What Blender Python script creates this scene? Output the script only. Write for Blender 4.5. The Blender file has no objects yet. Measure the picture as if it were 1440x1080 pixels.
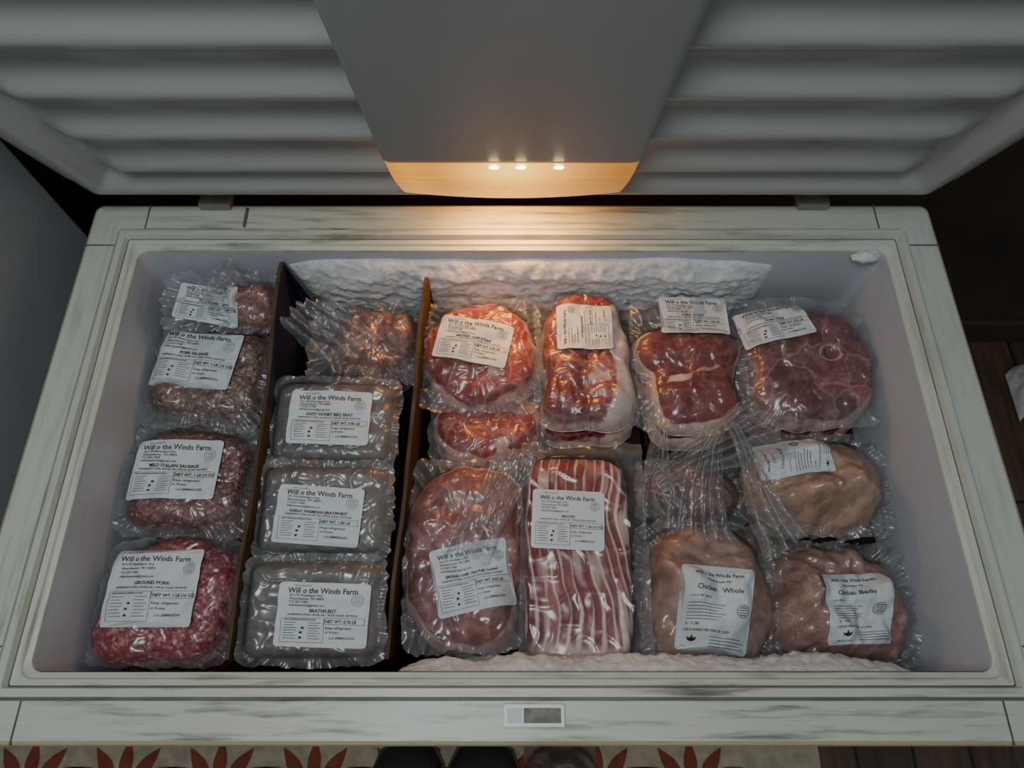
import bpy, math, random
from mathutils import Vector, noise, Matrix
random.seed(7)
sc=bpy.context.scene
def C(r,g,b,a=1): 
    f=lambda v:((v/255)/12.92 if v/255<=.04045 else ((v/255+.055)/1.055)**2.4)
    return (f(r),f(g),f(b),a)
def nz(x,y,z=0,s=1): return noise.noise(Vector((x*s,y*s,z)))
def sst(a,b,x):
    t=max(0,min(1,(x-a)/(b-a))); return t*t*(3-2*t)
RIM=.87
# ---------------------------------------------------------------- helpers
def link(o,parent=None):
    sc.collection.objects.link(o)
    if parent: o.parent=parent
    return o
def empty(name,loc=(0,0,0),rot=(0,0,0)):
    e=bpy.data.objects.new(name,None); e.location=loc; e.rotation_euler=rot; e.empty_display_size=.05
    return link(e)
def mk(name,V,F,mats,idx=None,smooth=True,parent=None,attr=None,recalc=True):
    me=bpy.data.meshes.new(name); me.from_pydata([tuple(v) for v in V],[],F); 
    for m in mats: me.materials.append(m)
    if idx: me.polygons.foreach_set('material_index',idx)
    me.polygons.foreach_set('use_smooth',[smooth]*len(me.polygons))
    if attr:
        for k,vals in attr.items():
            if isinstance(vals[0],(tuple,list)):
                a=me.attributes.new(k,'FLOAT_COLOR','POINT')
                a.data.foreach_set('color',[c for v in vals for c in v])
            else:
                a=me.attributes.new(k,'FLOAT','POINT'); a.data.foreach_set('value',vals)
    if recalc:
        import bmesh
        bm=bmesh.new(); bm.from_mesh(me); bmesh.ops.recalc_face_normals(bm,faces=bm.faces); bm.to_mesh(me); bm.free()
    me.update()
    return link(bpy.data.objects.new(name,me),parent)
def grid(nu,nv,fn):
    V=[fn(i/nu,j/nv) for j in range(nv+1) for i in range(nu+1)]
    F=[(j*(nu+1)+i,j*(nu+1)+i+1,(j+1)*(nu+1)+i+1,(j+1)*(nu+1)+i) for j in range(nv) for i in range(nu)]
    return V,F
def box(name,x0,x1,y0,y1,z0,z1,mat,parent=None,bev=.003,xf=None):
    V=[(x,y,z) for z in (z0,z1) for y in (y0,y1) for x in (x0,x1)]
    if xf: V=[xf(*v) for v in V]
    F=[(0,2,3,1),(4,5,7,6),(0,1,5,4),(2,6,7,3),(0,4,6,2),(1,3,7,5)]
    o=mk(name,V,F,[mat],smooth=False,parent=parent)
    if bev:
        m=o.modifiers.new('b','BEVEL'); m.width=bev; m.segments=3
    return o
def loft(rings,cap=True):
    n=len(rings[0]); V=[p for r in rings for p in r]; F=[]
    for k in range(len(rings)-1):
        for i in range(n):
            j=(i+1)%n; F.append((k*n+i,k*n+j,(k+1)*n+j,(k+1)*n+i))
    if cap: F.append(tuple(range(n))[::-1]); F.append(tuple((len(rings)-1)*n+i for i in range(n)))
    return V,F
# ---------------------------------------------------------------- materials
def newmat(name):
    m=bpy.data.materials.new(name); m.use_nodes=True; nt=m.node_tree; nt.nodes.clear()
    out=nt.nodes.new('ShaderNodeOutputMaterial')
    return m,nt,out
def N(nt,t,**k):
    n=nt.nodes.new('ShaderNode'+t)
    for a,b in k.items():
        if a in n.inputs: n.inputs[a].default_value=b
        else: setattr(n,a,b)
    return n
def ramp(nt,src,stops,interp='LINEAR'):
    r=nt.nodes.new('ShaderNodeValToRGB'); r.color_ramp.interpolation=interp
    e=r.color_ramp.elements
    while len(e)<len(stops): e.new(.5)
    for i,(p,c) in enumerate(stops):
        e[i].position=p; e[i].color=c if len(c)==4 else (*c,1)
    nt.links.new(src,r.inputs['Fac']); return r
def mixc(nt,fac,a,b,mode='MIX'):
    m=nt.nodes.new('ShaderNodeMix'); m.data_type='RGBA'; m.blend_type=mode
    for v,s in ((fac,m.inputs[0]),(a,m.inputs[6]),(b,m.inputs[7])):
        if hasattr(v,'type') and hasattr(v,'links'): nt.links.new(v,s)
        else: s.default_value=v
    return m.outputs[2]
def W(v): return (v,v,v,1)
def objco(nt,scale=(1,1,1),rot=(0,0,0)):
    t=N(nt,'TexCoord'); mp=N(nt,'Mapping'); mp.inputs['Scale'].default_value=scale; mp.inputs['Rotation'].default_value=rot
    nt.links.new(t.outputs['Object'],mp.inputs['Vector']); return mp.outputs['Vector']
def simple(name,c1,c2,scale=8,rough=.5,bump=0,bscale=40,metal=0,stretch=(1,1,1),spec=.5):
    m,nt,out=newmat(name); co=objco(nt,stretch)
    n=N(nt,'TexNoise',Scale=scale,Detail=5.0); nt.links.new(co,n.inputs['Vector'])
    r=ramp(nt,n.outputs['Fac'],[(.3,c1),(.7,c2)])
    p=N(nt,'BsdfPrincipled',Roughness=rough,Metallic=metal); p.inputs['Specular IOR Level'].default_value=spec
    nt.links.new(r.outputs['Color'],p.inputs['Base Color'])
    if bump:
        b=N(nt,'Bump',Strength=bump,Distance=.004); n2=N(nt,'TexNoise',Scale=bscale,Detail=4.0); nt.links.new(co,n2.inputs['Vector'])
        nt.links.new(n2.outputs['Fac'],b.inputs['Height']); nt.links.new(b.outputs['Normal'],p.inputs['Normal'])
    nt.links.new(p.outputs[0],out.inputs[0]); return m
def grimy(name,base,dirt,amount=.5,stretch=(1,1,1),scale=6,lo=.56,rough=.42,yel=(.84,.80,.66),mlo=.48):
    m,nt,out=newmat(name); co=objco(nt,stretch); co2=objco(nt)
    n=N(nt,'TexNoise',Scale=scale,Detail=7.0,Roughness=.6); nt.links.new(co,n.inputs['Vector'])
    n2=N(nt,'TexNoise',Scale=2.4,Detail=4.0); nt.links.new(co2,n2.inputs['Vector'])
    msk=ramp(nt,n2.outputs['Fac'],[(mlo,W(.2)),(mlo+.18,W(1))])
    r=ramp(nt,n.outputs['Fac'],[(lo,W(0)),(lo+.2,W(amount))])
    f=mixc(nt,1.0,r.outputs['Color'],msk.outputs['Color'],'MULTIPLY')
    b2=tuple(base[i]*yel[i] for i in range(3))+(1,)
    r2=ramp(nt,n2.outputs['Fac'],[(.3,base),(.75,b2)])
    c=mixc(nt,f,r2.outputs['Color'],dirt)
    p=N(nt,'BsdfPrincipled',Roughness=rough); nt.links.new(c,p.inputs['Base Color'])
    nt.links.new(p.outputs[0],out.inputs[0]); return m
M_rim_x=grimy('rim_plastic_x',C(188,194,186),C(50,46,38),.95,(1,12,1),8,.50,yel=(.88,.86,.76),mlo=.42)
M_rim_y=grimy('rim_plastic_y',C(188,194,186),C(50,46,38),.95,(12,1,1),8,.50,yel=(.88,.86,.76),mlo=.42)
M_liner=grimy('liner',C(184,189,200),C(150,148,152),.25,yel=(.9,.89,.9))
M_lid=grimy('lid_plastic',C(158,161,160),C(118,118,114),.25,rough=.24,yel=(.92,.92,.9))
M_shell=simple('freezer_shell',C(190,192,185),C(175,176,168),5,.4)
M_seam=simple('grime_seam',C(60,54,44),C(110,100,84),30,.8)
M_yel=grimy('yellowed_edge',C(172,164,132),C(80,66,40),.7,(1,6,1),8,.5)
M_gasket=simple('gasket',C(100,102,99),C(75,75,72),20,.6)
M_column=simple('lid_column',C(142,147,147),C(134,139,139),3,.4)
M_hinge=simple('hinge_metal',C(140,138,130),C(110,108,100),20,.4)
M_dark=simple('dark_plate',C(30,30,28),C(125,122,112),60,.5)
M_white=simple('white_plastic',C(220,222,220),C(200,202,200),12,.4)
M_cab=simple('cabinet_paint',C(160,165,172),C(148,153,160),3,.5)
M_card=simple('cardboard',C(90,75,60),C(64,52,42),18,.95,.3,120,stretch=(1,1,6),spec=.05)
M_cardshade=simple('cardboard_gap_shade',C(50,39,31),C(34,27,22),10,.95,spec=.05)  # cardboard darkened to paint in the shadow in gaps under the packages
M_navy=simple('navy_print',C(30,34,54),C(40,45,70),10,.6)
M_paper=simple('label_paper',C(198,206,212),C(182,190,197),8,.6)
M_ink=simple('ink',C(22,22,26),C(34,34,38),8,.6)
M_wallb=simple('back_wall_dark',C(74,56,43),C(50,38,30),4,.7,.2,30)
M_boot=simple('boot_rubber',C(34,33,34),C(50,47,47),15,.6,.3,60)
M_cloth=simple('tan_cloth',C(138,118,106),C(100,86,78),20,.9,.5,90)
M_towel=simple('paper_towel',C(206,206,206),C(180,180,184),50,.9,.4,60)
M_rug=simple('rug_cream',C(190,176,156),C(160,146,130),40,.95,.6,300)
M_rugred=simple('rug_rust',C(146,72,54),C(120,58,46),40,.95,.6,300)
def frostm():
    m,nt,out=newmat('frost'); co=objco(nt)
    n=N(nt,'TexNoise',Scale=90.0,Detail=6.0,Roughness=.7); nt.links.new(co,n.inputs['Vector'])
    r=ramp(nt,n.outputs['Fac'],[(.3,C(182,187,194)),(.62,C(220,223,226))])
    p=N(nt,'BsdfPrincipled',Roughness=.75); p.inputs['Specular IOR Level'].default_value=.15
    nt.links.new(r.outputs['Color'],p.inputs['Base Color'])
    b=N(nt,'Bump',Strength=.8,Distance=.004); nt.links.new(n.outputs['Fac'],b.inputs['Height']); nt.links.new(b.outputs['Normal'],p.inputs['Normal'])
    nt.links.new(p.outputs[0],out.inputs[0]); return m
M_frost=frostm()
def woodm():
    m,nt,out=newmat('dark_wood_floor')
    br=N(nt,'TexBrick',Scale=1.0); br.inputs['Color1'].default_value=C(98,74,56); br.inputs['Color2'].default_value=C(76,58,44); br.inputs['Mortar'].default_value=C(28,21,16)
    br.inputs['Mortar Size'].default_value=.004; br.inputs['Brick Width'].default_value=.9; br.inputs['Row Height'].default_value=.12
    nt.links.new(objco(nt,rot=(0,0,math.radians(90))),br.inputs['Vector'])
    n=N(nt,'TexNoise',Scale=6.0,Detail=8.0); nt.links.new(objco(nt,(8,.8,1)),n.inputs['Vector'])
    r=ramp(nt,n.outputs['Fac'],[(.3,W(.5)),(.7,W(1.3))])
    c=mixc(nt,1.0,br.outputs['Color'],r.outputs['Color'],'MULTIPLY')
    p=N(nt,'BsdfPrincipled',Roughness=.5); nt.links.new(c,p.inputs['Base Color']); nt.links.new(p.outputs[0],out.inputs[0]); return m
M_wood=woodm()
def plasticm(name,milky=.05,spec=.05,bscale=18,bd=.006,tint=(.95,.95,.96,1),skirt=.16):
    m,nt,out=newmat(name); co=objco(nt)
    w=N(nt,'TexNoise',Scale=float(bscale),Detail=4.0,Roughness=.55,Distortion=1.0); w.noise_type='RIDGED_MULTIFRACTAL'; nt.links.new(co,w.inputs['Vector'])
    b=N(nt,'Bump',Strength=.7,Distance=bd); nt.links.new(w.outputs['Fac'],b.inputs['Height'])
    tr=N(nt,'BsdfTransparent',Color=tint)
    df=N(nt,'BsdfDiffuse',Color=C(186,191,197)); nt.links.new(b.outputs['Normal'],df.inputs['Normal'])
    gl=N(nt,'BsdfGlossy',Roughness=.26,Color=(1,1,1,1)); nt.links.new(b.outputs['Normal'],gl.inputs['Normal'])
    mr=N(nt,'MapRange'); mr.inputs['From Min'].default_value=.5; mr.inputs['From Max'].default_value=1.5
    mr.inputs['To Min'].default_value=milky*.5; mr.inputs['To Max'].default_value=milky*3.6
    nt.links.new(w.outputs['Fac'],mr.inputs['Value'])
    at=N(nt,'Attribute',attribute_name='skirt')
    sk=N(nt,'Math',operation='MULTIPLY_ADD'); nt.links.new(at.outputs['Fac'],sk.inputs[0]); sk.inputs[1].default_value=skirt; nt.links.new(mr.outputs[0],sk.inputs[2])
    m1=N(nt,'MixShader'); nt.links.new(sk.outputs[0],m1.inputs[0]); nt.links.new(tr.outputs[0],m1.inputs[1]); nt.links.new(df.outputs[0],m1.inputs[2])
    lw=N(nt,'LayerWeight',Blend=.22); nt.links.new(b.outputs['Normal'],lw.inputs['Normal'])
    ad=N(nt,'Math',operation='MULTIPLY_ADD'); nt.links.new(lw.outputs['Fresnel'],ad.inputs[0]); ad.inputs[1].default_value=.30; ad.inputs[2].default_value=spec; ad.use_clamp=True
    m2=N(nt,'MixShader'); nt.links.new(ad.outputs[0],m2.inputs[0]); nt.links.new(m1.outputs[0],m2.inputs[1]); nt.links.new(gl.outputs[0],m2.inputs[2])
    nt.links.new(m2.outputs[0],out.inputs[0]); return m
M_film=plasticm('clear_film',.055)
M_film2=plasticm('milky_film',.115,.06,15,.007)
M_film3=plasticm('bag_film',.16,.07,12,.008)
def meat(name,c1,c2,fat,scale=30,marb=.5,marbscale=28,rough=.5,cells=0,cellfat=.35,bump=.4,bs=60):
    m,nt,out=newmat(name); co=objco(nt)
    n=N(nt,'TexNoise',Scale=float(scale),Detail=6.0,Distortion=.6,Roughness=.65); nt.links.new(co,n.inputs['Vector'])
    r=ramp(nt,n.outputs['Fac'],[(.34,c1),(.66,c2)]); c=r.outputs['Color']
    v=N(nt,'TexNoise',Scale=float(marbscale),Detail=4.0,Distortion=2.2,Roughness=.6); nt.links.new(co,v.inputs['Vector'])
    rv=ramp(nt,v.outputs['Fac'],[(.47,W(0)),(.5,W(marb)),(.53,W(0))])
    c=mixc(nt,rv.outputs['Color'],c,fat)
    if cells:
        d=N(nt,'TexNoise',Scale=18.0,Detail=4.0); nt.links.new(co,d.inputs['Vector']); mx=mixc(nt,.07,co,d.outputs['Color'],'ADD')
        vc=N(nt,'TexVoronoi',Scale=float(cells)); nt.links.new(mx,vc.inputs['Vector'])
        sp=N(nt,'SeparateColor'); nt.links.new(vc.outputs['Color'],sp.inputs[0])
        rc=ramp(nt,sp.outputs[0],[(0,W(.60)),(1,W(1.18))]); c=mixc(nt,1.0,c,rc.outputs['Color'],'MULTIPLY')
        ve=N(nt,'TexVoronoi',Scale=float(cells)); ve.feature='DISTANCE_TO_EDGE'; nt.links.new(mx,ve.inputs['Vector'])
        re=ramp(nt,ve.outputs['Distance'],[(0.01,W(cellfat)),(.05,W(0))]); c=mixc(nt,re.outputs['Color'],c,fat)
    a=N(nt,'Attribute',attribute_name='fat')
    n3=N(nt,'TexNoise',Scale=float(bs),Detail=5.0); nt.links.new(co,n3.inputs['Vector'])
    ad=N(nt,'Math',operation='MULTIPLY_ADD'); nt.links.new(n3.outputs['Fac'],ad.inputs[0]); ad.inputs[1].default_value=.7; nt.links.new(a.outputs['Fac'],ad.inputs[2])
    rf=ramp(nt,ad.outputs[0],[(.66,W(0)),(.98,W(1))])
    c=mixc(nt,rf.outputs['Color'],c,fat)
    rd=ramp(nt,n3.outputs['Fac'],[(.3,W(.68)),(.6,W(1.05))]); c=mixc(nt,1.0,c,rd.outputs['Color'],'MULTIPLY')
    p=N(nt,'BsdfPrincipled',Roughness=rough); p.inputs['Specular IOR Level'].default_value=.3; nt.links.new(c,p.inputs['Base Color'])
    b=N(nt,'Bump',Strength=bump,Distance=.003); nt.links.new(n3.outputs['Fac'],b.inputs['Height']); nt.links.new(b.outputs['Normal'],p.inputs['Normal'])
    nt.links.new(p.outputs[0],out.inputs[0]); return m
def ground(name,stops,scale=170):
    m,nt,out=newmat(name); co=objco(nt)
    d=N(nt,'TexNoise',Scale=60.0,Detail=2.0); nt.links.new(co,d.inputs['Vector'])
    mx=mixc(nt,.012,co,d.outputs['Color'],'ADD')
    v=N(nt,'TexVoronoi',Scale=float(scale)); nt.links.new(mx,v.inputs['Vector'])
    s=N(nt,'SeparateColor'); nt.links.new(v.outputs['Color'],s.inputs[0])
    r=ramp(nt,s.outputs[0],stops)
    e=ramp(nt,v.outputs['Distance'],[(.3,W(1.05)),(.9,W(.5))])
    c=mixc(nt,1.0,r.outputs['Color'],e.outputs['Color'],'MULTIPLY')
    p=N(nt,'BsdfPrincipled',Roughness=.5); nt.links.new(c,p.inputs['Base Color'])
    b=N(nt,'Bump',Strength=.6,Distance=.003,invert=True); nt.links.new(v.outputs['Distance'],b.inputs['Height']); nt.links.new(b.outputs['Normal'],p.inputs['Normal'])
    nt.links.new(p.outputs[0],out.inputs[0]); return m
FAT=C(212,188,180)
G_pork=ground('ground_pork_meat',[(0,C(118,28,40)),(.5,C(146,46,56)),(.8,C(172,82,86)),(1,C(200,138,138))],200)
G_brown=ground('pork_sausage_meat',[(0,C(94,66,56)),(.45,C(124,92,78)),(.8,C(148,116,100)),(1,C(182,154,138))],200)
G_ital=ground('italian_sausage_meat',[(0,C(98,50,48)),(.45,C(126,72,68)),(.8,C(148,96,90)),(1,C(182,142,132))],200)
G_brat=meat('bratwurst_meat',C(92,87,84),C(118,112,108),C(146,140,134),20,.25)
T_ham=meat('ham_steak_meat',C(136,44,46),C(170,74,70),C(212,166,156),20,.3,24,cells=15,cellfat=.3)
T_butt=meat('pork_butt_meat',C(122,32,38),C(156,54,56),FAT,24,.4,44,cells=12,cellfat=.2)
T_chop=meat('pork_chop_meat',C(106,38,40),C(140,64,60),FAT,18,.15,18)
T_steak=meat('pork_steak_meat',C(108,56,58),C(146,88,84),C(196,162,154),22,.3,26,cells=15,cellfat=.35)
T_sham=meat('smoked_ham_meat',C(124,58,60),C(160,90,86),C(206,164,154),14,.35,14,cells=9,cellfat=.3)
T_dark=meat('dark_red_meat',C(94,34,38),C(128,56,56),C(180,140,132),22,.4,20)
T_bone=meat('bones_meat',C(116,56,48),C(156,100,88),C(196,168,154),40,.6,40)
T_chk=meat('chicken_skin_yellow',C(172,130,104),C(198,162,132),C(214,188,162),14,.35,22,.5,bump=.9,bs=45)
T_chk2=meat('chicken_skin_pink',C(158,120,108),C(190,156,142),C(212,186,170),16,.35,22,.5,bump=.9,bs=45)
T_back=meat('chicken_back_meat',C(142,90,84),C(184,142,132),C(212,184,170),20,.5,26,.5,bump=.9,bs=45)
# ---------------------------------------------------------------- text/label
_cache={}
def text_geo(t,size,align='LEFT',bold=0):
    k=(t,align,bold)
    if k not in _cache:
        cu=bpy.data.curves.new('t','FONT'); cu.body=t; cu.size=1; cu.resolution_u=2; cu.align_x=align; cu.offset=bold
        o=bpy.data.objects.new('t',cu); sc.collection.objects.link(o)
        dg=bpy.context.evaluated_depsgraph_get(); me=bpy.data.meshes.new_from_object(o.evaluated_get(dg))
        _cache[k]=([v.co.copy() for v in me.vertices],[tuple(p.vertices) for p in me.polygons])
        bpy.data.objects.remove(o); bpy.data.curves.remove(cu); bpy.data.meshes.remove(me)
    V,F=_cache[k]
    return [(v.x*size,v.y*size) for v in V],F
def make_label(parent,drape,cx,cy,w,h,rot,title,net='NET WT. 1 LB (16 OZ)',kind='std',dz=.0045):
    V=[];F=[];I=[]
    cr,sr=math.cos(rot),math.sin(rot)
    def place(u,v,off):
        x=cx+u*cr-v*sr; y=cy+u*sr+v*cr
        return (x,y,drape(x,y)+dz+off+.0008*nz(u,v,cx,45))
    nu,nv=22,16
    def inset(u,v):
        r=.004; ax=max(0,abs(u)-(w/2-r)); ay=max(0,abs(v)-(h/2-r)); d=math.hypot(ax,ay)
        if d>r:
            k=r/d; u=math.copysign(w/2-r+ax*k,u); v=math.copysign(h/2-r+ay*k,v)
        return u,v
    g,f=grid(nu,nv,lambda a,b:place(*inset((a-.5)*w,(b-.5)*h),0))
    V+=g; F+=f; I+=[0]*len(f)
    def add2(P,FF):
        o=len(V); V.extend(place(x,y,.0006) for x,y in P); F.extend(tuple(i+o for i in q) for q in FF); I.extend([1]*len(FF))
    def T(t,u,v,size,align='LEFT',bold=0):
        P,FF=text_geo(t,size,align,bold); add2([((u-.5)*w+x,(v-.5)*h+y) for x,y in P],FF)
    def line(u0,v0,u1,v1,t=.0005):
        x0,y0,x1,y1=(u0-.5)*w,(v0-.5)*h,(u1-.5)*w,(v1-.5)*h
        n=8; P=[]
        if abs(x1-x0)>abs(y1-y0): 
            for i in range(n+1):
                x=x0+(x1-x0)*i/n; P+=[(x,y0-t/2),(x,y0+t/2)]
        else:
            for i in range(n+1):
                y=y0+(y1-y0)*i/n; P+=[(x0-t/2,y),(x0+t/2,y)]
        add2(P,[(2*i,2*i+2,2*i+3,2*i+1) for i in range(n)])
    def rect(u0,v0,u1,v1,t=.0005):
        line(u0,v0,u1,v0,t);line(u0,v1,u1,v1,t);line(u0,v0,u0,v1,t);line(u1,v0,u1,v1,t)
    def ring(u,v,r,t):
        ccx,ccy=(u-.5)*w,(v-.5)*h; P=[];n=24
        for i in range(n):
            a=i/n*2*math.pi; P+=[(ccx+r*math.cos(a),ccy+r*math.sin(a)),(ccx+(r-t)*math.cos(a),ccy+(r-t)*math.sin(a))]
        add2(P,[(2*i,(2*i+2)%(2*n),(2*i+3)%(2*n),2*i+1) for i in range(n)])
    k=w/.115
    if kind=='std':
        T('Sold or packed by',.16,.935,.0030*k)
        T('Will o the Winds Farm',.10,.83,.0094*k,bold=.015)
        for i,t in enumerate(['W1179 Washington Ave','Weyerhaeuser, WI 54895','715-207-1968','willothewinds@gmail.com']):
            T(t,.12,.775-i*.052,.0042*k,bold=.01)
        T(title,.5,.53,(.0058 if len(title)<25 else .0052)*k,'CENTER',.03)
        T('INGREDIENTS: PORK, WATER, SALT, SPICES, SUGAR, DEXTROSE',.5,.48,.0031*k,'CENTER',.02)
        rect(.06,.07,.53,.44,.0004)
        T('SAFE HANDLING INSTRUCTIONS',.09,.405,.0027*k,bold=.02)
        for i in range(7):
            line(.09,.37-i*.04,.23-.03*(i%3==1),.37-i*.04,.0006); line(.36,.37-i*.04,.50-.03*(i%2),.37-i*.04,.0006)
        for a,b in ((.28,.14),(.28,.22),(.30,.29)): 
            line(a-.015,b,a+.015,b,.0024)
        T(net,.545,.375,.0052*k,bold=.03); rect(.535,.355,.965,.45,.0004)
        T('Keep refrigerated',.545,.28,.0045*k,bold=.012); T('or frozen.',.545,.215,.0045*k,bold=.012)
        T('Lot #BM4020243',.6,.13,.0044*k,bold=.012)
        ring(.87,.74,.0078*k,.0004); ring(.87,.74,.0055*k,.0003)
        for i in range(4): line(.84,.70+i*.027,.90,.70+i*.027,.0005)
    else:
        T('Will o the Winds Farm',.5,.88,.0082*k,'CENTER',.02)
        T('Weyerhaeuser WI',.5,.81,.0050*k,'CENTER',.02)
        T(title,.5,.69,.0105*k,'CENTER',.015)
        T('Lot # 240  180536',.12,.6,.0042*k,bold=.01)
        for i in range(6): line(.1,.53-i*.035,.6-.05*(i%3),.53-i*.035,.0006)
        T('2 - 3 LBS.',.1,.29,.0050*k,bold=.02)
        T('USDA INSPECTED AND GRADED',.08,.22,.0046*k,bold=.02)
        for i in range(4): line(.42,.06+i*.035,.93-.06*(i%2),.06+i*.035,.0006)
        for s_ in (-1,0,1):
            x0,y0=(.2-.5)*w,(.1-.5)*h; a=math.pi/2+s_*.8; Lf,wf=.010*k,.0022*k
            add2([(x0,y0),(x0+Lf*.5*math.cos(a)-wf*math.sin(a),y0+Lf*.5*math.sin(a)+wf*math.cos(a)),(x0+Lf*math.cos(a),y0+Lf*math.sin(a)),(x0+Lf*.5*math.cos(a)+wf*math.sin(a),y0+Lf*.5*math.sin(a)-wf*math.cos(a))],[(0,1,2,3)])
        T('The Care Society',.08,.04,.0030*k,bold=.01)
        ring(.82,.48,.0095*k,.0007); ring(.82,.48,.0068*k,.0004)
        for i in range(4): line(.78,.44+i*.027,.86,.44+i*.027,.0008)
    mk('label',V,F,[M_paper,M_ink],I,smooth=False,parent=parent,recalc=False)
# ---------------------------------------------------------------- package builder
def R_super(a,b,n=3,wob=.03,seed=0):
    def R(t):
        c,s=abs(math.cos(t)),abs(math.sin(t))
        r=1/((c/a)**n+(s/b)**n)**(1/n)
        return r*(1+wob*noise.noise(Vector((math.cos(t)*1.8,math.sin(t)*1.8,seed)))+wob*.5*noise.noise(Vector((math.cos(t)*6,math.sin(t)*6,seed))))
    return R
def R_pts(pts,wob=.02,seed=0,k=1):
    A=sorted((math.atan2(y,x)%(2*math.pi),math.hypot(x,y)*k) for x,y in pts); n=len(A)
    def R(t):
        t%=2*math.pi
        for i in range(n):
            a0,a1=A[i][0],A[(i+1)%n][0]
            if i==n-1: a1+=2*math.pi
            tt=t if t>=A[0][0] else t+2*math.pi
            if a0<=tt<=a1: break
        u=(tt-a0)/(a1-a0); p=[A[(i+k_-1)%n][1] for k_ in range(4)]
        r=.5*((2*p[1])+(-p[0]+p[2])*u+(2*p[0]-5*p[1]+4*p[2]-p[3])*u*u+(-p[0]+3*p[1]-3*p[2]+p[3])*u**3)
        return r*(1+wob*noise.noise(Vector((math.cos(t)*2.2,math.sin(t)*2.2,seed)))+wob*.5*noise.noise(Vector((math.cos(t)*7,math.sin(t)*7,seed))))
    return R
def package(name,x,y,s,h,R,rz=0,tilt=(0,0),p=5,bumps=(),na=.002,nscale=25,mat=None,fat=None,
            wrap=(.1,.09),wc=(0,0),film=None,labels=(),seed=0,zs=.45,nr=34,nt_=110,wr=.009,under=False,base=.69):
    film=film or M_film
    def H(px,py):
        rr=math.hypot(px,py); t=math.atan2(py,px); q=rr/R(t)
        if q>=1: return 0
        e=math.sqrt(max(0,1-q**p)); z=h
        for (bx,by,sx,sy,br,am) in bumps:
            dx,dy=px-bx,py-by; c,s_=math.cos(br),math.sin(br)
            u=(dx*c+dy*s_)/sx; v=(-dx*s_+dy*c)/sy
            z+=am*math.exp(-(u*u+v*v))
        z+=na*(noise.noise(Vector((px*nscale,py*nscale,seed*3.1)))+.4*noise.noise(Vector((px*nscale*2.7,py*nscale*2.7,seed*3.1))))
        return z*e
    def drape(px,py):
        rr=math.hypot(px,py); t=math.atan2(py,px); r0=R(t); q=rr/r0
        hi=H(px*.965,py*.965)+.0025
        hl=H(px/max(q,1e-6)*.85,py/max(q,1e-6)*.85) if q>.85 else 0
        d=max(0,rr-r0*.93)
        lo=(h*zs+(max(hl,h*.5)*.9-h*zs)*math.exp(-(d/.011)**1.3)) if q>.85 else 0
        return max(hi,lo)
    par=empty(name,(x,y,RIM-s-h),(math.radians(tilt[0]),math.radians(tilt[1]),math.radians(rz)))
    V=[];A=[]
    for i in range(1,nr+1):
        q=math.sin(i/nr*math.pi/2)
        for j in range(nt_):
            t=j/nt_*2*math.pi; r=R(t)*q; px,py=r*math.cos(t),r*math.sin(t)
            V.append((px,py,H(px,py) if i<nr else h*.12)); A.append(fat(px,py,q,t) if fat else 0.0)
    F=[(i*nt_+j,i*nt_+(j+1)%nt_,(i+1)*nt_+(j+1)%nt_,(i+1)*nt_+j) for i in range(nr-1) for j in range(nt_)]
    V.append((0,0,H(0,0))); c=len(V)-1; A.append(fat(0,0,0,0) if fat else 0.0)
    F+=[(c,j,(j+1)%nt_) for j in range(nt_)]
    o=len(V)
    for j in range(nt_):
        t=j/nt_*2*math.pi; r=R(t)*.9; V.append((r*math.cos(t),r*math.sin(t),.001)); A.append(0.0)
    F+=[((nr-1)*nt_+j,(nr-1)*nt_+(j+1)%nt_,o+(j+1)%nt_,o+j) for j in range(nt_)]
    F.append(tuple(o+j for j in range(nt_)))
    meatob=mk('meat',V,F,[mat],parent=par,attr={'fat':A})
    wa,wb=wrap; ng=104; SK=[]
    def ff(a,b):
        u,v=2*a-1,2*b-1
        k=(abs(u)**8+abs(v)**8)**(1/8); m=max(abs(u),abs(v)); 
        if k>1e-6: u,v=u*m/k,v*m/k
        e=max(0,m-.75)/.25
        px=wc[0]+wa*u*(1+.06*nz(v*3,seed,1.3)*e+.035*nz(v*9,seed,1.3)*e); py=wc[1]+wb*v*(1+.06*nz(u*3,seed,7.7)*e+.035*nz(u*9,seed,7.7)*e)
        z=drape(px,py); rr=math.hypot(px,py); th=math.atan2(py,px); q=rr/R(th)
        out=sst(.88,1.03,q)
        wx=px+.012*nz(px,py,3,30); wy=py+.012*nz(px,py,9,30)
        rd=1-abs(nz(wx,wy,seed,30))*3.4; rd2=1-abs(nz(wx,wy,seed+5,60))*3.4
        SK.append(min(1,out*.8+.35*max(0,rd)**3+.2*max(0,rd2)**3))
        pl=1-abs(noise.noise(Vector((math.cos(th)*9,math.sin(th)*9,seed))))*3
        z+=.0006*nz(px,py,seed,90)+(1-out)*(.0026*max(0,rd)**4+.0014*max(0,rd2)**3)
        z+=out*(wr*nz(px,py,seed*1.7,38)+wr*.5*(rd-.5)+wr*.45*pl)
        return (px,py,max(z,.001))
    V,F=grid(ng,ng,ff)
    mk('plastic_wrap',V,F,[film],parent=par,recalc=False,attr={'skirt':SK})
    for l in labels:
        make_label(par,drape,l[0],l[1],l[2],l[3],math.radians(l[4]),l[5],*(l[6:]))
    if under:
        zt=RIM-s-h; e2=empty(name,(x+random.uniform(-.004,.004),y-.004,base),(0,0,math.radians(rz+random.uniform(-4,4))))
        sc_=max(.3,(zt-base)/h)*.97
        c2=bpy.data.objects.new('meat',meatob.data); link(c2,e2); c2.scale=(1,1,sc_)
    return par
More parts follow.
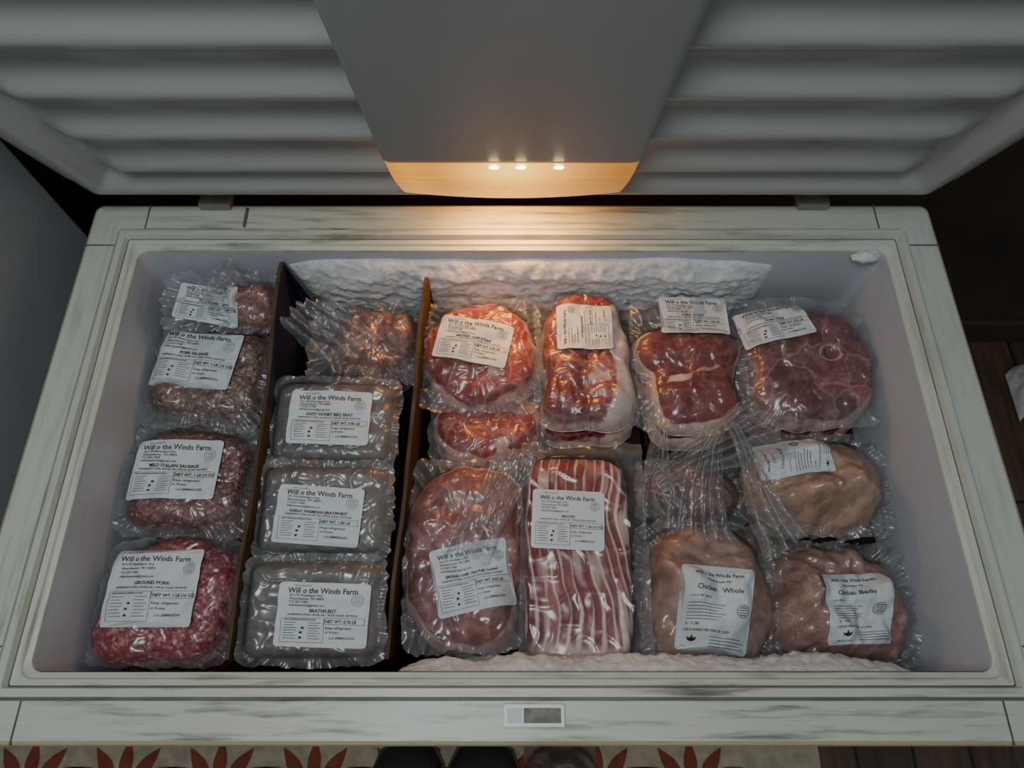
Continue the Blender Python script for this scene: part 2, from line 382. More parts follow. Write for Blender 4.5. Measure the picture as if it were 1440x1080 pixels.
# ---------------------------------------------------------------- room
box('floor',-2.2,2.2,-1.8,1.0,-.05,0,M_wood,bev=0)
box('wall_back',-2.2,2.2,.9,1.0,0,2.6,M_wallb,bev=0)
box('baseboard_back',-2.2,2.2,.885,.9,0,.1,M_wallb,bev=.003)
cab=empty('storage_cabinet')
box('cabinet_body',-1.3,-.665,.02,.675,.0,1.55,M_cab,cab,.006)
box('cabinet_door',-1.29,-.98,-.002,.018,.02,1.53,M_cab,cab,.004)
box('cabinet_door',-.975,-.67,-.002,.018,.02,1.53,M_cab,cab,.004)
box('cabinet_handle',-.96,-.945,-.03,-.002,.8,1.0,M_hinge,cab,.003)
rug=empty('area_rug')
box('rug_pile',-1.25,.64,-1.0,-.045,0.0005,.008,M_rug,rug,.002)
V=[];F=[]
def petal(cx,cy,a,L,w):
    n=10; o=len(V); pts=[]
    for i in range(n+1):
        t=i/n; pts.append((t*L,w*math.sin(math.pi*t**.8)))
    ring=[(l,ww) for l,ww in pts]+[(l,-ww) for l,ww in pts[1:-1][::-1]]
    for l,ww in ring:
        V.append((cx+l*math.cos(a)-ww*math.sin(a),cy+l*math.sin(a)+ww*math.cos(a),.0088))
    F.append(tuple(range(o,o+len(ring))))
for iy in range(5):
    for ix in range(10):
        cx=-1.19+ix*.195+(iy%2)*.1; cy=-.140-iy*.19
        if cx>.54: continue
        for a in (-1.25,-.65,0,.65,1.25): petal(cx+.03*a,cy+.002,math.pi/2-a*1.0,.078,.014)
        for a in (-.7,.7): petal(cx,cy-.01,-math.pi/2+a,.04,.010)
mk('rug_pattern',V,F,[M_rugred],smooth=False,parent=rug)
def boot(x,ang):
    e=empty('rubber_boot',(x,-.066,.008),(0,0,ang)); e.scale=(1.45,1.1,1.1)
    secs=[(0,.018,.0,.03),(-.012,.036,.0,.05),(-.04,.047,0,.065),(-.09,.05,0,.08),(-.14,.046,0,.1),(-.18,.043,0,.13),(-.22,.045,0,.15),(-.27,.042,0,.15),(-.295,.03,0,.13)]
    rings=[]
    for y,w,z0,z1 in secs:
        rings.append([(w*math.copysign(abs(math.cos(t))**.7,math.cos(t)),y,(z0+z1)/2+(z1-z0)/2*math.copysign(abs(math.sin(t))**.7,math.sin(t))) for t in [i/20*2*math.pi for i in range(20)]])
    V,F=loft(rings); mk('boot_foot',V,F,[M_boot],parent=e)
    rings=[[(.052*math.cos(t),-.225+.062*math.sin(t)-.01*k,.09+k*.09) for t in [i/20*2*math.pi for i in range(20)]] for k in range(4)]
    V,F=loft(rings); mk('boot_shaft',V,F,[M_boot],parent=e)
    rings=[]
    for y,w,z0,z1 in secs: rings.append([(sx*(w+.004),y+.003*(1 if y>-.02 else 0),zz) for sx,zz in ((-1,0),(1,0),(1,.012),(-1,.012))])
    V,F=loft(rings); mk('boot_sole',V,F,[M_boot],parent=e,smooth=False)
boot(-.215,.05); boot(-.055,-.05)
V,F=grid(40,40,lambda a,b:(.100+(a-.5)*.15,-.125+(b-.5)*.12,.010+.095*max(0,1-((2*a-1)**2+(2*b-1)**2))**.6*(1+.8*nz(a,b,2,5))))
mk('crumpled_cloth',V,F,[M_cloth])
V,F=grid(40,30,lambda a,b:(1.39+(a-.5)*.22,.72+(b-.5)*.13+.03*math.sin(a*7),.006+.05*math.sin(math.pi*b)**.5*math.sin(math.pi*a)**.4*(1+.9*nz(a*3,b*2,1,3))))
mk('paper_towel_crumple',V,F,[M_towel])
# ---------------------------------------------------------------- freezer
fz=empty('chest_freezer')
OX,Y0,Y1=.585,-.036,.644; CY=(Y0+Y1)/2; HY=(Y1-Y0)/2
def rr(d,z,r0=.012,n=5):
    hx,hy=OX-d,HY-d; r=max(.003,r0-d*.3) if d<.06 else .014
    P=[]
    for (sx,sy,a0) in ((1,1,0),(-1,1,90),(-1,-1,180),(1,-1,270)):
        for i in range(n+1):
            a=math.radians(a0+90*i/n); P.append((sx*(hx-r)+r*math.cos(a),CY+sy*(hy-r)+r*math.sin(a),z))
    return P
prof=[(.012,-.05),(0,-.05),(0,-.006),(.0015,-.002),(.005,0),(.042,0),(.043,-.003),(.045,-.003),(.046,.002),(.054,.002),(.0555,-.006),(.057,-.006),(.063,-.007),(.0645,-.010),(.070,-.012),(.071,-.02)]
rings=[rr(d,RIM+z) for d,z in prof]; V,F=loft(rings,cap=False)
n=len(rings[0]); I=[]
for k in range(len(rings)-1):
    for i in range(n):
        j=(i+1)%n; a,b=rings[k][i],rings[k][j]
        I.append(2 if prof[k][0] in (.043,.0555) else (3 if k in (2,3) else (0 if abs(a[0]-b[0])>abs(a[1]-b[1]) else 1)))
mk('rim_frame',V,F,[M_rim_x,M_rim_y,M_gasket,M_yel],I,smooth=False,parent=fz)
rings=[rr(.071,RIM-.015),rr(.073,RIM-.35),rr(.075,RIM-.70)]; V,F=loft(rings,cap=False); F.append(tuple(2*n+i for i in range(n)))
mk('inner_liner',V,F,[M_liner],parent=fz,smooth=False)
rings=[rr(.014,RIM-.045),rr(.014,.03),rr(.03,.03),rr(.03,.001)]; V,F=loft(rings,cap=False)
mk('outer_shell',V,F,[M_shell],parent=fz,smooth=False)
T=.0009
for sx in (-1,1):
    X=sx*(OX-.078)
    box('rim_seam',X-T,X+T,Y1-.042,Y1-.001,RIM-.002,RIM+.0006,M_seam,fz,0)
    box('rim_seam',X-T,X+T,Y0+.001,Y0+.042,RIM-.002,RIM+.0006,M_seam,fz,0)
    for yy in (Y1-.07,Y0+.095):
        a,b=sorted((sx*(OX-.001),sx*(OX-.042)))
        box('rim_seam',a,b,yy-T,yy+T,RIM-.002,RIM+.0006,M_seam,fz,0)
box('rim_clip',-.372,-.368,Y1-.04,Y1-.008,RIM-.001,RIM+.003,M_gasket,fz,.001)
box('badge_frame',-.009,.054,-.0185,.0035,RIM-.001,RIM+.004,M_white,fz,.001)
box('badge_plate',.012,.05,-.0145,-.0005,RIM+.003,RIM+.0046,M_dark,fz,.0005)
box('badge_line',-.005,.010,-.0145,-.0005,RIM+.003,RIM+.0043,M_paper,fz,.0003)
def frost(name,fn,nu=170,nv=40):
    V,F=grid(nu,nv,fn); mk(name,V,F,[M_frost],parent=fz)
def fb(a,b):
    x=-.325+a*.70; s=.030+b*.11; edge=min(1,math.sin(math.pi*min(1,max(0,a)))*2.5)**.5*min(1,b*4+.0)**.5
    ty=(.018+.006*nz(x,s,3,18)+.004*nz(x,s,5,60)+.003*nz(x,s,7,130))*edge
    return (x,.574-ty,RIM-s-.008*nz(x,0,2,12)-.014*sst(.0,.12,abs(a-.5)-.38))
frost('frost_back',fb)
def ffr(a,b):
    x=-.13+a*.58; s=.034+b*.13; edge=min(1,math.sin(math.pi*a)*3)**.5*min(1,b*5)**.5
    ty=(.017+.009*nz(x,s,3,13)+.004*nz(x,s,5,60)+.003*nz(x,s,7,130)+.010*b)*edge
    return (x,.033+ty,RIM-s-.008*nz(x,0,2,9))
frost('frost_front',ffr)
def blobv(cx,cy,cz,rx,ry,rz):
    def f(a,b):
        t,pn=a*2*math.pi,(b-.5)*math.pi; k=1+.25*nz(math.cos(t)*math.cos(pn)*2,math.sin(t)*2,pn,1)
        return (cx+rx*k*math.cos(t)*math.cos(pn),cy+ry*k*math.sin(t)*math.cos(pn),cz+rz*k*math.sin(pn))
    return f
frost('frost_lump',blobv(.490,.568,RIM-.018,.02,.009,.009),24,14)
# ---- lid
ang=math.radians(19); sA,cA=math.sin(ang),math.cos(ang)
HYy,HZ=.64,.903
def L(x,v,w): return (x,HYy-sA*v-cA*w,HZ+cA*v-sA*w)
LX,LV=.583,.67
def lidw(x,v):
    d=min(LX-abs(x),v,LV-v)
    ax,av=LX-abs(x),min(v,LV-v); R0=.05
    if ax<R0 and av<R0: d=R0-math.hypot(R0-ax,R0-av)
    d=max(0,d)
    pts=[(0,-.006),(.004,0),(.014,0),(.015,-.006),(.022,-.006),(.023,.006),(.028,.009),(.034,.009),(.036,.018),(.044,.022),(.054,.022),(.062,.018),(.080,.002)]
    w=pts[-1][1]
    for (a,b),(c,e) in zip(pts,pts[1:]):
        if a<=d<=c: w=b+(e-b)*(d-a)/(c-a); break
    if d>.080:
        k=min(1,(d-.080)/.03); w+=k*.017*(math.cos(2*math.pi*(v-.29)/.088)*.5+.5)**1.3
    return w,d
dd=[0,.002,.004,.010,.014,.015,.022,.023,.028,.034,.036,.040,.044,.048,.054,.058,.062,.068,.074,.080]
xs=sorted([-LX+d for d in dd]+[LX-d for d in dd]+[-LX+.080+i*(2*LX-.160)/60 for i in range(1,60)])
vs=sorted(dd+[LV-d for d in dd]+[.080+i*(LV-.160)/120 for i in range(1,120)])
V=[];I=[]
for v in vs:
    for x in xs:
        ax,av=LX-abs(x),min(v,LV-v); px,pv=x,v; R0=.05
        if ax<R0 and av<R0:
            m=max(R0-ax,R0-av); hh=math.hypot(R0-ax,R0-av)
            k=m/hh if hh>0 else 1
            px=math.copysign(LX-R0+(R0-ax)*k,x); pv=(R0-(R0-av)*k) if v<LV/2 else LV-R0+(R0-av)*k
        w,d=lidw(px,pv); V.append(L(px,pv,w))
nx=len(xs); F=[]
for j in range(len(vs)-1):
    for i in range(nx-1):
        F.append((j*nx+i,j*nx+i+1,(j+1)*nx+i+1,(j+1)*nx+i))
        xm,vm=(xs[i]+xs[i+1])/2,(vs[j]+vs[j+1])/2; d=min(LX-abs(xm),vm,LV-vm); I.append(1 if .014<d<.0225 or .034<d<.036 else 0)
mk('lid_liner',V,F,[M_lid,M_gasket],I,parent=fz)
def lrr(d,w,r=.05,n=8):
    P=[]; hx,hv=LX+.003-d,LV/2+.003-d
    for (sx,sv,a0) in ((1,1,0),(-1,1,90),(-1,-1,180),(1,-1,270)):
        for i in range(n+1):
            a=math.radians(a0+90*i/n); P.append(L(sx*(hx-r)+r*math.cos(a),LV/2+sv*(hv-r)+r*math.sin(a),w))
    return P
rings=[lrr(.004,-.004),lrr(0,-.006),lrr(0,-.04),lrr(.004,-.05),lrr(.02,-.054)]
V,F=loft(rings,cap=False); nn=len(rings[0]); F.append(tuple(4*nn+i for i in range(nn)))
mk('lid_shell',V,F,[M_shell],parent=fz)
CW=.147
def col(a,b):
    u=2*a-1; v=.180+b*(.60-.180); au=abs(u)
    w=.036 if au<.955 else .036-.032*((au-.955)/.045)**1.8
    k=min(1,(1-b)/.04); w=.004+(w-.004)*k**.5
    return L(CW*u,v,w)
V,F=grid(60,40,col); mk('lid_column',V,F,[M_column],parent=fz)
def lens(a,b):
    u=2*a-1; t=b
    vt=.181; vb=.082-.024*(1-u*u)
    v=vt+(vb-vt)*t; au=abs(u)
    wd=CW*(.985-.05*t)
    w=.037+.006*math.sin(math.pi*t)-.003*t
    if au>.96: w-= (w-.010)*((au-.96)/.04)**2
    if t>.90: w-=(w-.018)*((t-.90)/.10)**2
    return L(wd*u,v,w)
def lampm():
    m,nt,out=newmat('lamp_lens_glow'); a=N(nt,'Attribute',attribute_name='glow')
    r=ramp(nt,a.outputs['Fac'],[(0,(.62,.24,.04)),(.35,(.95,.38,.05)),(.7,(1,.50,.07)),(1,(1,.62,.13))])
    st=N(nt,'MapRange'); st.inputs['To Min'].default_value=.40; st.inputs['To Max'].default_value=2.7; nt.links.new(a.outputs['Fac'],st.inputs['Value'])
    em=N(nt,'Emission'); nt.links.new(r.outputs[0],em.inputs['Color']); nt.links.new(st.outputs[0],em.inputs['Strength'])
    p=N(nt,'BsdfPrincipled',Roughness=.3); p.inputs['Base Color'].default_value=C(110,84,46)
    ad=N(nt,'AddShader'); nt.links.new(em.outputs[0],ad.inputs[0]); nt.links.new(p.outputs[0],ad.inputs[1]); nt.links.new(ad.outputs[0],out.inputs[0]); return m
NU,NV=80,24
V,F=grid(NU,NV,lens)
gl=[]
for j in range(NV+1):
    for i in range(NU+1):
        u,t=2*i/NU-1,j/NV
        g=.36*math.exp(-(u/.9)**2)*(1-.3*t)+.6*math.exp(-((u+.0)/.42)**2-((t-.12)/.38)**2)+.18*math.exp(-((u+.85)/.2)**2)
        g*=.92+(.12*math.sin(j*2.1) if .2<t<.6 and abs(u)>.45 else 0); gl.append(min(1,g))
mk('lamp_lens',V,F,[lampm()],parent=fz,attr={'glow':gl})
mb,nt,out=newmat('led_hot'); em=N(nt,'Emission',Strength=12.0,Color=(1,.75,.38,1)); nt.links.new(em.outputs[0],out.inputs[0])
for x in (-.020,.010,.052):
    cx,cy,cz=L(x,.176,.040); V,F=grid(14,8,blobv(cx,cy,cz,.006,.002,.0025)); mk('lamp_led',V,F,[mb],parent=fz)
for x in (-.414,.42):
    box('hinge',x-.022,x+.022,.632,.66,RIM-.001,RIM+.012,M_hinge,fz,.003)
    box('hinge_arm',x-.012,x+.012,.648,.665,RIM-.05,RIM+.05,M_hinge,fz,.004)
ld=bpy.data.lights.new('freezer_lamp','AREA'); ld.shape='RECTANGLE'; ld.size=.12; ld.size_y=.02; ld.energy=.8; ld.color=(1,.43,.09)
lo=bpy.data.objects.new('freezer_lamp_light',ld); lo.location=L(0,.052,.030); 
lo.rotation_euler=Vector((0,-.4,-1)).to_track_quat('-Z','Y').to_euler(); link(lo,fz)
# ---------------------------------------------------------------- cardboard
cb=empty('cardboard_box')
BZ=.688
def panel(name,x0,y0,x1,y1,zt,th,mat,navy=None,flap=0):
    dx,dy=x1-x0,y1-y0; Ln=math.hypot(dx,dy); nx_,ny_=-dy/Ln*th/2,dx/Ln*th/2; n=48; V=[]
    for i in range(n+1):
        t=i/n; x,y=x0+dx*t,y0+dy*t; z=(zt[0]+(zt[1]-zt[0])*t)+.003*nz(t,0,zt[0],12)+flap*sst(.66,1,t); w=.004*nz(t,3,zt[0],4)
        V+=[(x-nx_+w,y-ny_,BZ-.1),(x+nx_+w,y+ny_,BZ-.1),(x+nx_+w,y+ny_,z),(x-nx_+w,y-ny_,z)]
    F=[];I=[]
    for i in range(n):
        for a in range(4):
            b=(a+1)%4; F.append((i*4+a,i*4+b,(i+1)*4+b,(i+1)*4+a)); 
            I.append(1 if navy and a in navy[1] and i/n>navy[0] else 0)
    F+=[(0,3,2,1),(n*4,n*4+1,n*4+2,n*4+3)]; I+=[0,0]
    return mk(name,V,F,[mat,M_navy],I,smooth=False,parent=cb)
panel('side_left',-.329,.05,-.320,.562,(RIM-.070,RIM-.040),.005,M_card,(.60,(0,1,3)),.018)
# angled back flap of the box, printed navy
V=[(-.319,.563,RIM-.024),(-.319,.563,RIM-.15),(-.272,.520,RIM-.15),(-.278,.523,RIM-.085),(-.317,.565,RIM-.024),(-.317,.565,RIM-.15),(-.270,.522,RIM-.15),(-.276,.525,RIM-.085)]
mk('back_flap',V,[(0,1,2,3),(7,6,5,4),(0,3,7,4),(3,2,6,7),(0,4,5,1),(1,5,6,2)],[M_navy],smooth=False,parent=cb)
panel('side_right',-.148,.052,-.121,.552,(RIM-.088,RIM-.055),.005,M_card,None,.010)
box('box_floor',-.320,-.15,.05,.55,BZ-.1,BZ-.005,M_cardshade,cb,.002)
for x0,x1 in ((-.505,-.334),(-.115,.190),(.195,.505)):
    e=empty('cardboard_carton'); box('carton_body',x0,x1,.042,.562,.172,BZ,M_cardshade,e,.003)
    box('carton_tape',(x0+x1)/2-.025,(x0+x1)/2+.025,.044,.56,BZ-.001,BZ+.0006,M_card,e,0)
e=empty('cardboard_carton'); box('carton_body',-.318,-.152,.05,.55,.172,BZ-.102,M_cardshade,e,.003)
# ---------------------------------------------------------------- packages
package('pork_sausage_package',-.425,.428,.08,.045,R_super(.078,.070,4,.06,1),rz=-4,p=7,na=.006,mat=G_brown,wrap=(.088,.084),labels=[(-.016,.012,.120,.086,-4,'PORK SAUSAGE')],seed=1,under=True)
package('italian_sausage_package',-.427,.275,.085,.044,R_super(.078,.067,4.2,.07,2),rz=-1,p=7,na=.006,mat=G_ital,wrap=(.087,.078),labels=[(-.012,.006,.118,.080,0,'MILD ITALIAN SAUSAGE')],seed=2,under=True)
package('ground_pork_package',-.423,.120,.08,.046,R_pts([(.082,.0),(.078,.05),(.05,.066),(-.03,.068),(-.066,.052),(-.076,0),(-.084,-.045),(-.066,-.066),(0,-.07),(.06,-.062)],.04,3,1.04),rz=1,p=7,na=.006,mat=G_pork,wrap=(.088,.078),labels=[(-.010,.012,.110,.092,-1,'GROUND PORK')],seed=3,under=True)
package('pork_bones_package',-.366,.525,.045,.05,R_super(.042,.038,2.4,.15,4),tilt=(10,0),bumps=[(.015,.01,.02,.015,.4,.012),(-.02,0,.015,.015,0,.008)],na=.010,nscale=40,mat=T_bone,wrap=(.080,.046),wc=(-.042,.0),film=M_film2,wr=.012,zs=.8,labels=[(-.058,-.006,.092,.052,-10,'PORK BONES')],seed=4)
package('pork_trim_package',-.198,.480,.080,.055,R_super(.070,.050,2.4,.18,5),bumps=[(.035,.01,.03,.03,.4,.014)],na=.016,nscale=36,mat=T_bone,wrap=(.088,.066),wc=(-.008,0),film=M_film3,wr=.022,seed=5,under=True)
for (yy,ttl,sd,lx,ly,lr,nt2) in ((.350,'SASSY HONEY BBQ BRAT',6,-.002,.002,0,'NET WT. 0.96 LB'),(.232,'GARLIC PARMESAN BRATWURST',7,-.002,-.010,-3,'NET WT. 1.00 LB'),(.110,'BRATWURST',8,.016,-.006,-2,'NET WT. 0.76 LB')):
    bm=[(0,-.042+.028*k,.085,.010,0,.004) for k in range(4)]
    package('bratwurst_package',-.238,yy,.072,.036,R_super(.083,.057,9,.02,sd),rz=-1+(sd-7)*1.2,tilt=(7,0),p=9,bumps=bm,na=.003,mat=G_brat,wrap=(.089,.064),film=M_film2,labels=[(lx,ly,.108,.072,lr,ttl,nt2)],seed=sd,under=True,zs=.7,wr=.008)
def fat_ham(px,py,q,t):
    f=.75*sst(.84,.96,q+.04*math.sin(t*5))
    f+=.45*sst(.010,.002,abs((px-.02)*.5+(py-.012)+.012*math.sin(px*60)))*(1 if px>-.03 else 0)*(.5+nz(px,py,2,40))
    return f+.6*sst(.014,.008,math.hypot(px-.022,py+.034))
package('ham_steak_package',-.036,.360,.108,.03,R_super(.074,.054,2.2,.10,9),p=7,na=.006,mat=T_ham,fat=fat_ham,wrap=(.080,.062),seed=9,under=True)
package('ham_steak_package',-.046,.458,.075,.045,R_super(.085,.082,2.15,.12,10),p=6,na=.006,bumps=[(.02,.03,.03,.02,.5,.004)],mat=T_ham,fat=fat_ham,wrap=(.087,.090),labels=[(-.008,.008,.104,.066,-12,'SMOKED HAM STEAK','NET WT. 0.90 LB')],seed=10,tilt=(3,0))
def fat_butt(px,py,q,t):
    return .85*sst(.026,.040,px-.03*(py)+.008*math.sin(py*45))*(1-.3*sst(.0,.5,nz(px,py,8,40)))+.55*sst(.92,.98,q)+.55*sst(.15,.5,nz(px,py,3,38))*(1 if py<.01 else .2)
package('pork_butt_package',.104,.452,.078,.05,R_pts([(.0,.106),(.04,.10),(.058,.05),(.064,-.02),(.068,-.08),(.04,-.103),(0,-.100),(-.060,-.094),(-.056,-.04),(-.060,.03),(-.047,.082),(-.025,.105)],.04,11),p=8,na=.008,mat=T_butt,fat=fat_butt,wrap=(.072,.110),labels=[(-.002,.036,.072,.078,90,'CUT BONELESS ROAST','NET WT. 2.30 LB')],seed=11,under=True)
def fat_chop(px,py,q,t):
    f=.85*sst(.85,.93,q+.03*math.sin(t*4))*(1 if (py<.02 or abs(px)>.05) else .35)
    f+=.45*sst(.006,.001,abs(py+.006-.014*math.sin(px*32)+.006*nz(px,py,4,60)))*sst(.055,.035,abs(px))
    f+=.62*sst(.010,.004,math.hypot((px+.018)*.45,(py+.012)))
    return f
package('pork_chop_package',.250,.426,.085,.045,R_pts([(0,.070),(.04,.068),(.078,.045),(.066,.01),(.058,-.02),(.064,-.045),(.035,-.076),(0,-.08),(-.04,-.07),(-.054,-.035),(-.054,0),(-.074,.03),(-.066,.060),(-.03,.074)],.04,12,1.05),p=8,na=.006,bumps=[(0,.03,.04,.018,0,.004),(.01,-.035,.035,.02,0,.004)],mat=T_chop,fat=fat_chop,wrap=(.080,.104),wc=(0,.020),labels=[(.012,.088,.098,.066,-2,'PORK CHOPS','NET WT. 1.06 LB')],seed=12,under=True,zs=.75)
def fat_st(px,py,q,t):
    f=.75*sst(.89,.96,q+.03*math.sin(t*6))*(1 if px>-.02 else .6)
    d=math.hypot((px-.028),(py-.004)*1.15)
    f+=.65*sst(.004,.001,abs(d-.014))
    return f
package('pork_steak_package',.417,.447,.078,.045,R_pts([(-.06,.076),(0,.080),(.05,.074),(.084,.045),(.092,0),(.084,-.05),(.05,-.086),(0,-.096),(-.05,-.092),(-.084,-.06),(-.078,-.02),(-.080,.03),(-.082,.06)],.05,13,1.02),p=8,na=.007,bumps=[(.028,.004,.012,.010,0,-.008)],mat=T_steak,fat=fat_st,wrap=(.092,.104),labels=[(-.044,.050,.096,.06,10,'PORK STEAK','NET WT. 0.72 LB')],seed=13,under=True)
def fat_sh(px,py,q,t): return .8*sst(.89,.95,q+.02*math.sin(t*5))+.6*sst(.004,.001,abs(math.hypot(px+.012,(py-.045)*.8)-.015))+.4*sst(.006,.002,abs(py+.02-.5*px))*(1 if px>-.02 else 0)
package('smoked_ham_package',-.060,.180,.080,.055,R_pts([(.060,.10),(.068,.03),(.068,-.06),(.05,-.105),(0,-.116),(-.05,-.096),(-.074,-.02),(-.074,.05),(-.044,.1),(.02,.118)],.06,14,1.02),p=4.5,na=.011,mat=T_sham,fat=fat_sh,wrap=(.075,.122),film=M_film2,wr=.014,bumps=[(-.012,.045,.012,.014,0,-.007),(.01,-.03,.04,.05,0,.004)],labels=[(.012,-.036,.096,.080,11,'SMOKED HAM - Not Fully Cooked','NET WT. 3.52 LB')],seed=14,under=True)
def bacon():
    m,nt,out=newmat('bacon_meat'); a=N(nt,'Attribute',attribute_name='Col'); co=objco(nt,(1,.25,1))
    n=N(nt,'TexNoise',Scale=70.0,Detail=5.0); nt.links.new(co,n.inputs['Vector'])
    r=ramp(nt,n.outputs['Fac'],[(.3,W(.7)),(.7,W(1.15))])
    c=mixc(nt,1.0,a.outputs['Color'],r.outputs['Color'],'MULTIPLY')
    p=N(nt,'BsdfPrincipled',Roughness=.55); p.inputs['Specular IOR Level'].default_value=.25; nt.links.new(c,p.inputs['Base Color']); nt.links.new(p.outputs[0],out.inputs[0])
    x,y=.083,.176; s,h=.080,.042; a_,b_=.068,.128
    R=R_super(a_,b_,6,.03,15)
    red=C(130,42,48); dk=C(92,26,34); wh=C(214,194,184); pk=C(174,106,100)
    mixt=lambda A,B,t:tuple(A[i]+(B[i]-A[i])*t for i in range(4))
    def prof(px,py):
        xx=px+.010*math.sin(py*22+.6)-.16*max(0,-py-.03)*(px/.067)*.8+.10*max(0,py-.06)*.5+.006*nz(px*.6,py,4,22)
        return (xx+.09)/.0118
    def Hf(px,py):
        t=math.atan2(py,px); q=math.hypot(px,py)/R(t)
        if q>=1: return 0
        e=math.sqrt(max(0,1-q**8)); fr=prof(px,py)%1
        return (h+.0038*fr*(1-sst(.86,1,fr))+.004*nz(px,py,5,22))*e
    par=empty('bacon_package',(x,y,RIM-s-h),(0,0,math.radians(-1)))
    V=[];Cc=[];NX,NY=190,200
    for j in range(NY+1):
        for i in range(NX+1):
            u,v=2*i/NX-1,2*j/NY-1; kk=(abs(u)**7+abs(v)**7)**(1/7); mm=max(abs(u),abs(v)); f=mm/kk if kk>0 else 1
            px,py=u*f*a_*.985,v*f*b_*.985; V.append((px,py,max(.002,Hf(px,py))))
            k=prof(px,py); fr=k%1; idx=int(k)
            g=nz(py,idx*.35,idx*.4,11)
            wv=.13+.26*sst(-.2,1,px/a_)+.22*sst(.4,.9,-py/b_)+.30*g+.12*nz(py,idx,2,60)
            c=mixt(dk,red,sst(0,.3,fr))
            c=mixt(c,pk,sst(.1,.5,nz(py*.6,px*1.2,idx*.6,40))*.7)
            c=mixt(c,wh,sst(1-wv-.16,1-wv+.06,fr))
            c=mixt(c,wh,sst(.20,.46,nz(py,fr*.05,idx*2.3,17))*.6)
            c=mixt(c,wh,sst(.82,.93,-py/b_+.08*nz(px,0,1,40)))
            Cc.append(c)
    F=[(j*(NX+1)+i,j*(NX+1)+i+1,(j+1)*(NX+1)+i+1,(j+1)*(NX+1)+i) for j in range(NY) for i in range(NX)]
    ring=[i for i in range(NX+1)]+[j*(NX+1)+NX for j in range(1,NY+1)]+[NY*(NX+1)+i for i in range(NX-1,-1,-1)]+[j*(NX+1) for j in range(NY-1,0,-1)]
    o=len(V)
    for r_ in ring: V.append((V[r_][0]*.99,V[r_][1]*.99,-.045)); Cc.append(pk)
    n_=len(ring); F+=[(ring[i],ring[(i+1)%n_],o+(i+1)%n_,o+i) for i in range(n_)]; F.append(tuple(range(o,o+n_)))
    mk('bacon_slices',V,F,[m],parent=par,attr={'Col':Cc})
    def dr(px,py):
        t=math.atan2(py,px); rr_=math.hypot(px,py); r0=R(t); q=rr_/r0
        if q<.93: return h+.0075
        d=rr_-r0*.93
        return h*.5+(h*.5+.0075)*math.exp(-(d/.012)**1.5)
    SK=[]
    def ff(a,b):
        u,v=2*a-1,2*b-1; px=.008+.081*u*(1+.02*nz(v*3,1,1)); py=.004+.145*v*(1+.02*nz(u*3,1,2))
        q=math.hypot(px,py)/R(math.atan2(py,px)); out_=sst(.9,1.02,q); rd=1-abs(nz(px,py,2,30))*3.4; SK.append(min(1,out_*.8+.3*max(0,rd)**3))
        return (px,py,dr(px,py)+.0008*nz(px,py,1,80)+.0022*max(0,rd)**4*(1-out_)+out_*(.010*nz(px,py,2,40)+.004*rd))
    V,F=grid(90,120,ff); mk('plastic_wrap',V,F,[M_film],parent=par,recalc=False,attr={'skirt':SK})
    make_label(par,dr,-.014,.036,.090,.074,math.radians(-2),'BACON')
bacon()
package('whole_chicken_package',.250,.132,.10,.075,R_pts([(.078,.03),(.05,.080),(0,.090),(-.045,.078),(-.074,.03),(-.082,-.02),(-.064,-.072),(-.01,-.086),(.05,-.078),(.084,-.03)],.08,16,1.04),p=2.8,na=.014,nscale=26,
        bumps=[(-.024,-.005,.024,.05,.15,.026),(.027,-.005,.024,.05,-.15,.026),(-.058,.035,.014,.034,.5,.026),(.056,.045,.014,.034,-.5,.026),(0,.07,.02,.015,0,.01)],mat=T_chk2,wrap=(.090,.094),film=M_film2,labels=[(-.004,-.024,.088,.096,-6,'Chicken   Whole','', 'chk')],seed=16,wr=.016)
package('chicken_backs_package',.420,.120,.10,.08,R_super(.088,.072,2.6,.16,17),p=3.4,na=.024,nscale=28,bumps=[(-.03,0,.03,.04,.3,.012),(.04,.01,.03,.03,0,.012)],mat=T_back,wrap=(.092,.078),film=M_film2,labels=[(.000,-.010,.080,.082,2,'Chicken  Backs','', 'chk')],seed=17,wr=.016)
package('chicken_package',.415,.275,.095,.07,R_pts([(.09,.0),(.075,.045),(.02,.065),(-.05,.062),(-.085,.03),(-.088,-.015),(-.06,-.05),(0,-.062),(.06,-.05)],.09,18,1.03),p=2.8,na=.014,nscale=28,bumps=[(.045,-.012,.04,.018,-.3,.032),(-.025,-.022,.045,.016,.1,.028),(-.02,.03,.05,.02,0,.02)],mat=T_chk,wrap=(.097,.072),film=M_film2,labels=[(-.040,.028,.054,.088,92,'Chicken Broiler','', 'chk')],seed=18,wr=.016)
package('pork_roast_package',.245,.268,.125,.05,R_super(.068,.040,2.3,.1,19),na=.008,mat=T_dark,wrap=(.075,.050),film=M_film3,wr=.016,seed=19)
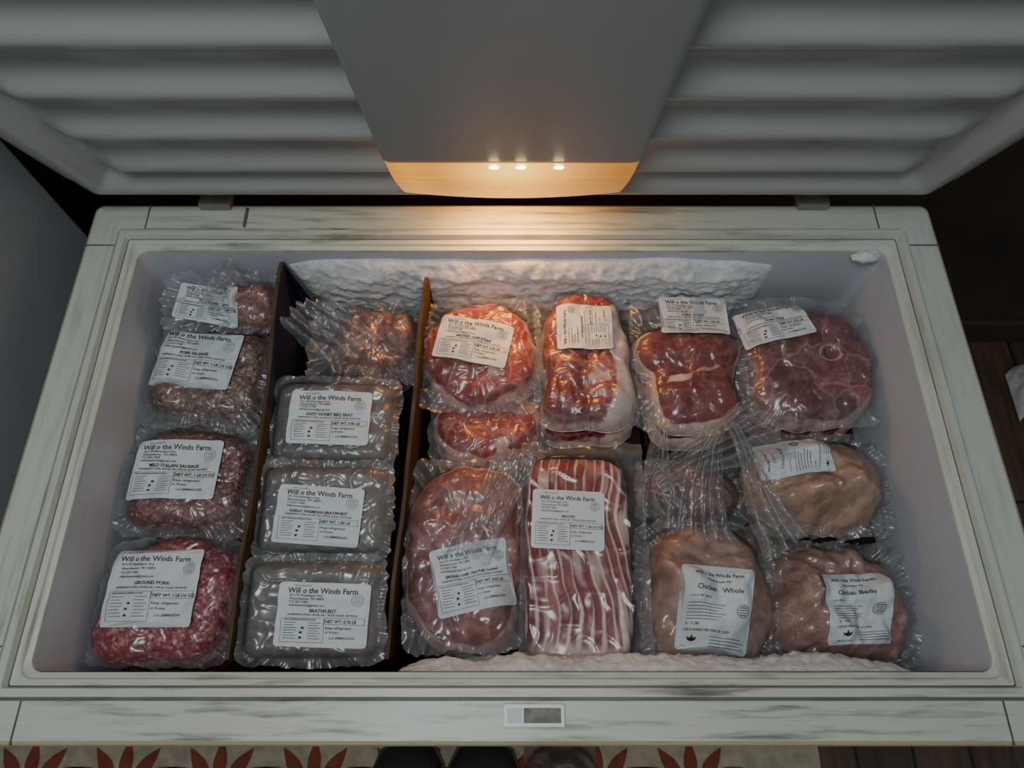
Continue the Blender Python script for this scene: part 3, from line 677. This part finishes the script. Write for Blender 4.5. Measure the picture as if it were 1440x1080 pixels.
def pleat(p0,p1,w0,w1,z0,z1,n,seed,bg,amp=.008,sk=.5):
    dx,dy=p1[0]-p0[0],p1[1]-p0[1]; Ln=math.hypot(dx,dy); nx_,ny_=-dy/Ln,dx/Ln; SK=[]
    def f(a,b):
        u=2*b-1; w=(w0+(w1-w0)*a**1.4)*(1+.15*nz(a,seed,b>.5,4)); off=u*w+.012*math.sin(a*3+seed)
        rg=math.sin(u*n+3*nz(a,u,seed,2)); SK.append(sk*(.4+.6*max(0,rg)**2))
        z=z0+(z1-z0)*a+amp*rg*(.35+.65*a)+.014*(1-u*u)+.005*nz(a,b,seed,14)
        aa=a+.10*nz(u,0,seed,3)*(1 if a>.5 else -1)
        return (p0[0]+dx*aa+nx_*off,p0[1]+dy*aa+ny_*off,z)
    V,F=grid(50,90,f); mk('bag_pleat',V,F,[M_film3],parent=bg,recalc=False,attr={'skirt':SK})
bg=empty('gathered_plastic_bag')
pleat((.182,.245),(.335,.345),.016,.050,RIM-.066,RIM-.078,18,1,bg,.009,1.0)
pleat((.275,.325),(.352,.185),.008,.036,RIM-.056,RIM-.080,13,2,bg,.009,1.0)
pleat((.26,.325),(.235,.19),.018,.052,RIM-.066,RIM-.080,20,3,bg,.008,.7)
pleat((.19,.33),(.205,.22),.012,.030,RIM-.072,RIM-.085,12,9,bg,.008,.8)
bg=empty('loose_plastic_bag')
pleat((-.285,.505),(-.215,.425),.030,.045,RIM-.045,RIM-.058,13,5,bg,.010,1.0)
bg=empty('loose_plastic_bag')
pleat((-.42,.500),(-.37,.535),.012,.024,RIM-.040,RIM-.015,9,6,bg)
bg=empty('loose_plastic_bag')
pleat((-.005,.30),(-.045,.16),.026,.030,RIM-.066,RIM-.070,9,8,bg,.005,.7)
# ---------------------------------------------------------------- lights/world/camera
w=bpy.data.worlds.new('world'); sc.world=w; w.use_nodes=True; bgn=w.node_tree.nodes['Background']; bgn.inputs[0].default_value=(.86,.96,1,1); bgn.inputs[1].default_value=.20
def area(name,loc,tgt,size,en,col):
    d=bpy.data.lights.new(name,'AREA'); d.size=size; d.energy=en; d.color=col; o=bpy.data.objects.new(name,d); o.location=loc
    o.rotation_euler=(Vector(tgt)-Vector(loc)).to_track_quat('-Z','Y').to_euler(); link(o)
area('ceiling_light',(-.2,-.06,2.25),(0,.30,.8),.4,10,(.94,1,.98))
cam=bpy.data.cameras.new('camera'); cam.sensor_width=36; cam.lens=24.95; cam.clip_start=.01
co=bpy.data.objects.new('camera',cam); co.location=(0,0,RIM+.803); co.rotation_euler=(math.radians(24.5),0,0); link(co); sc.camera=co
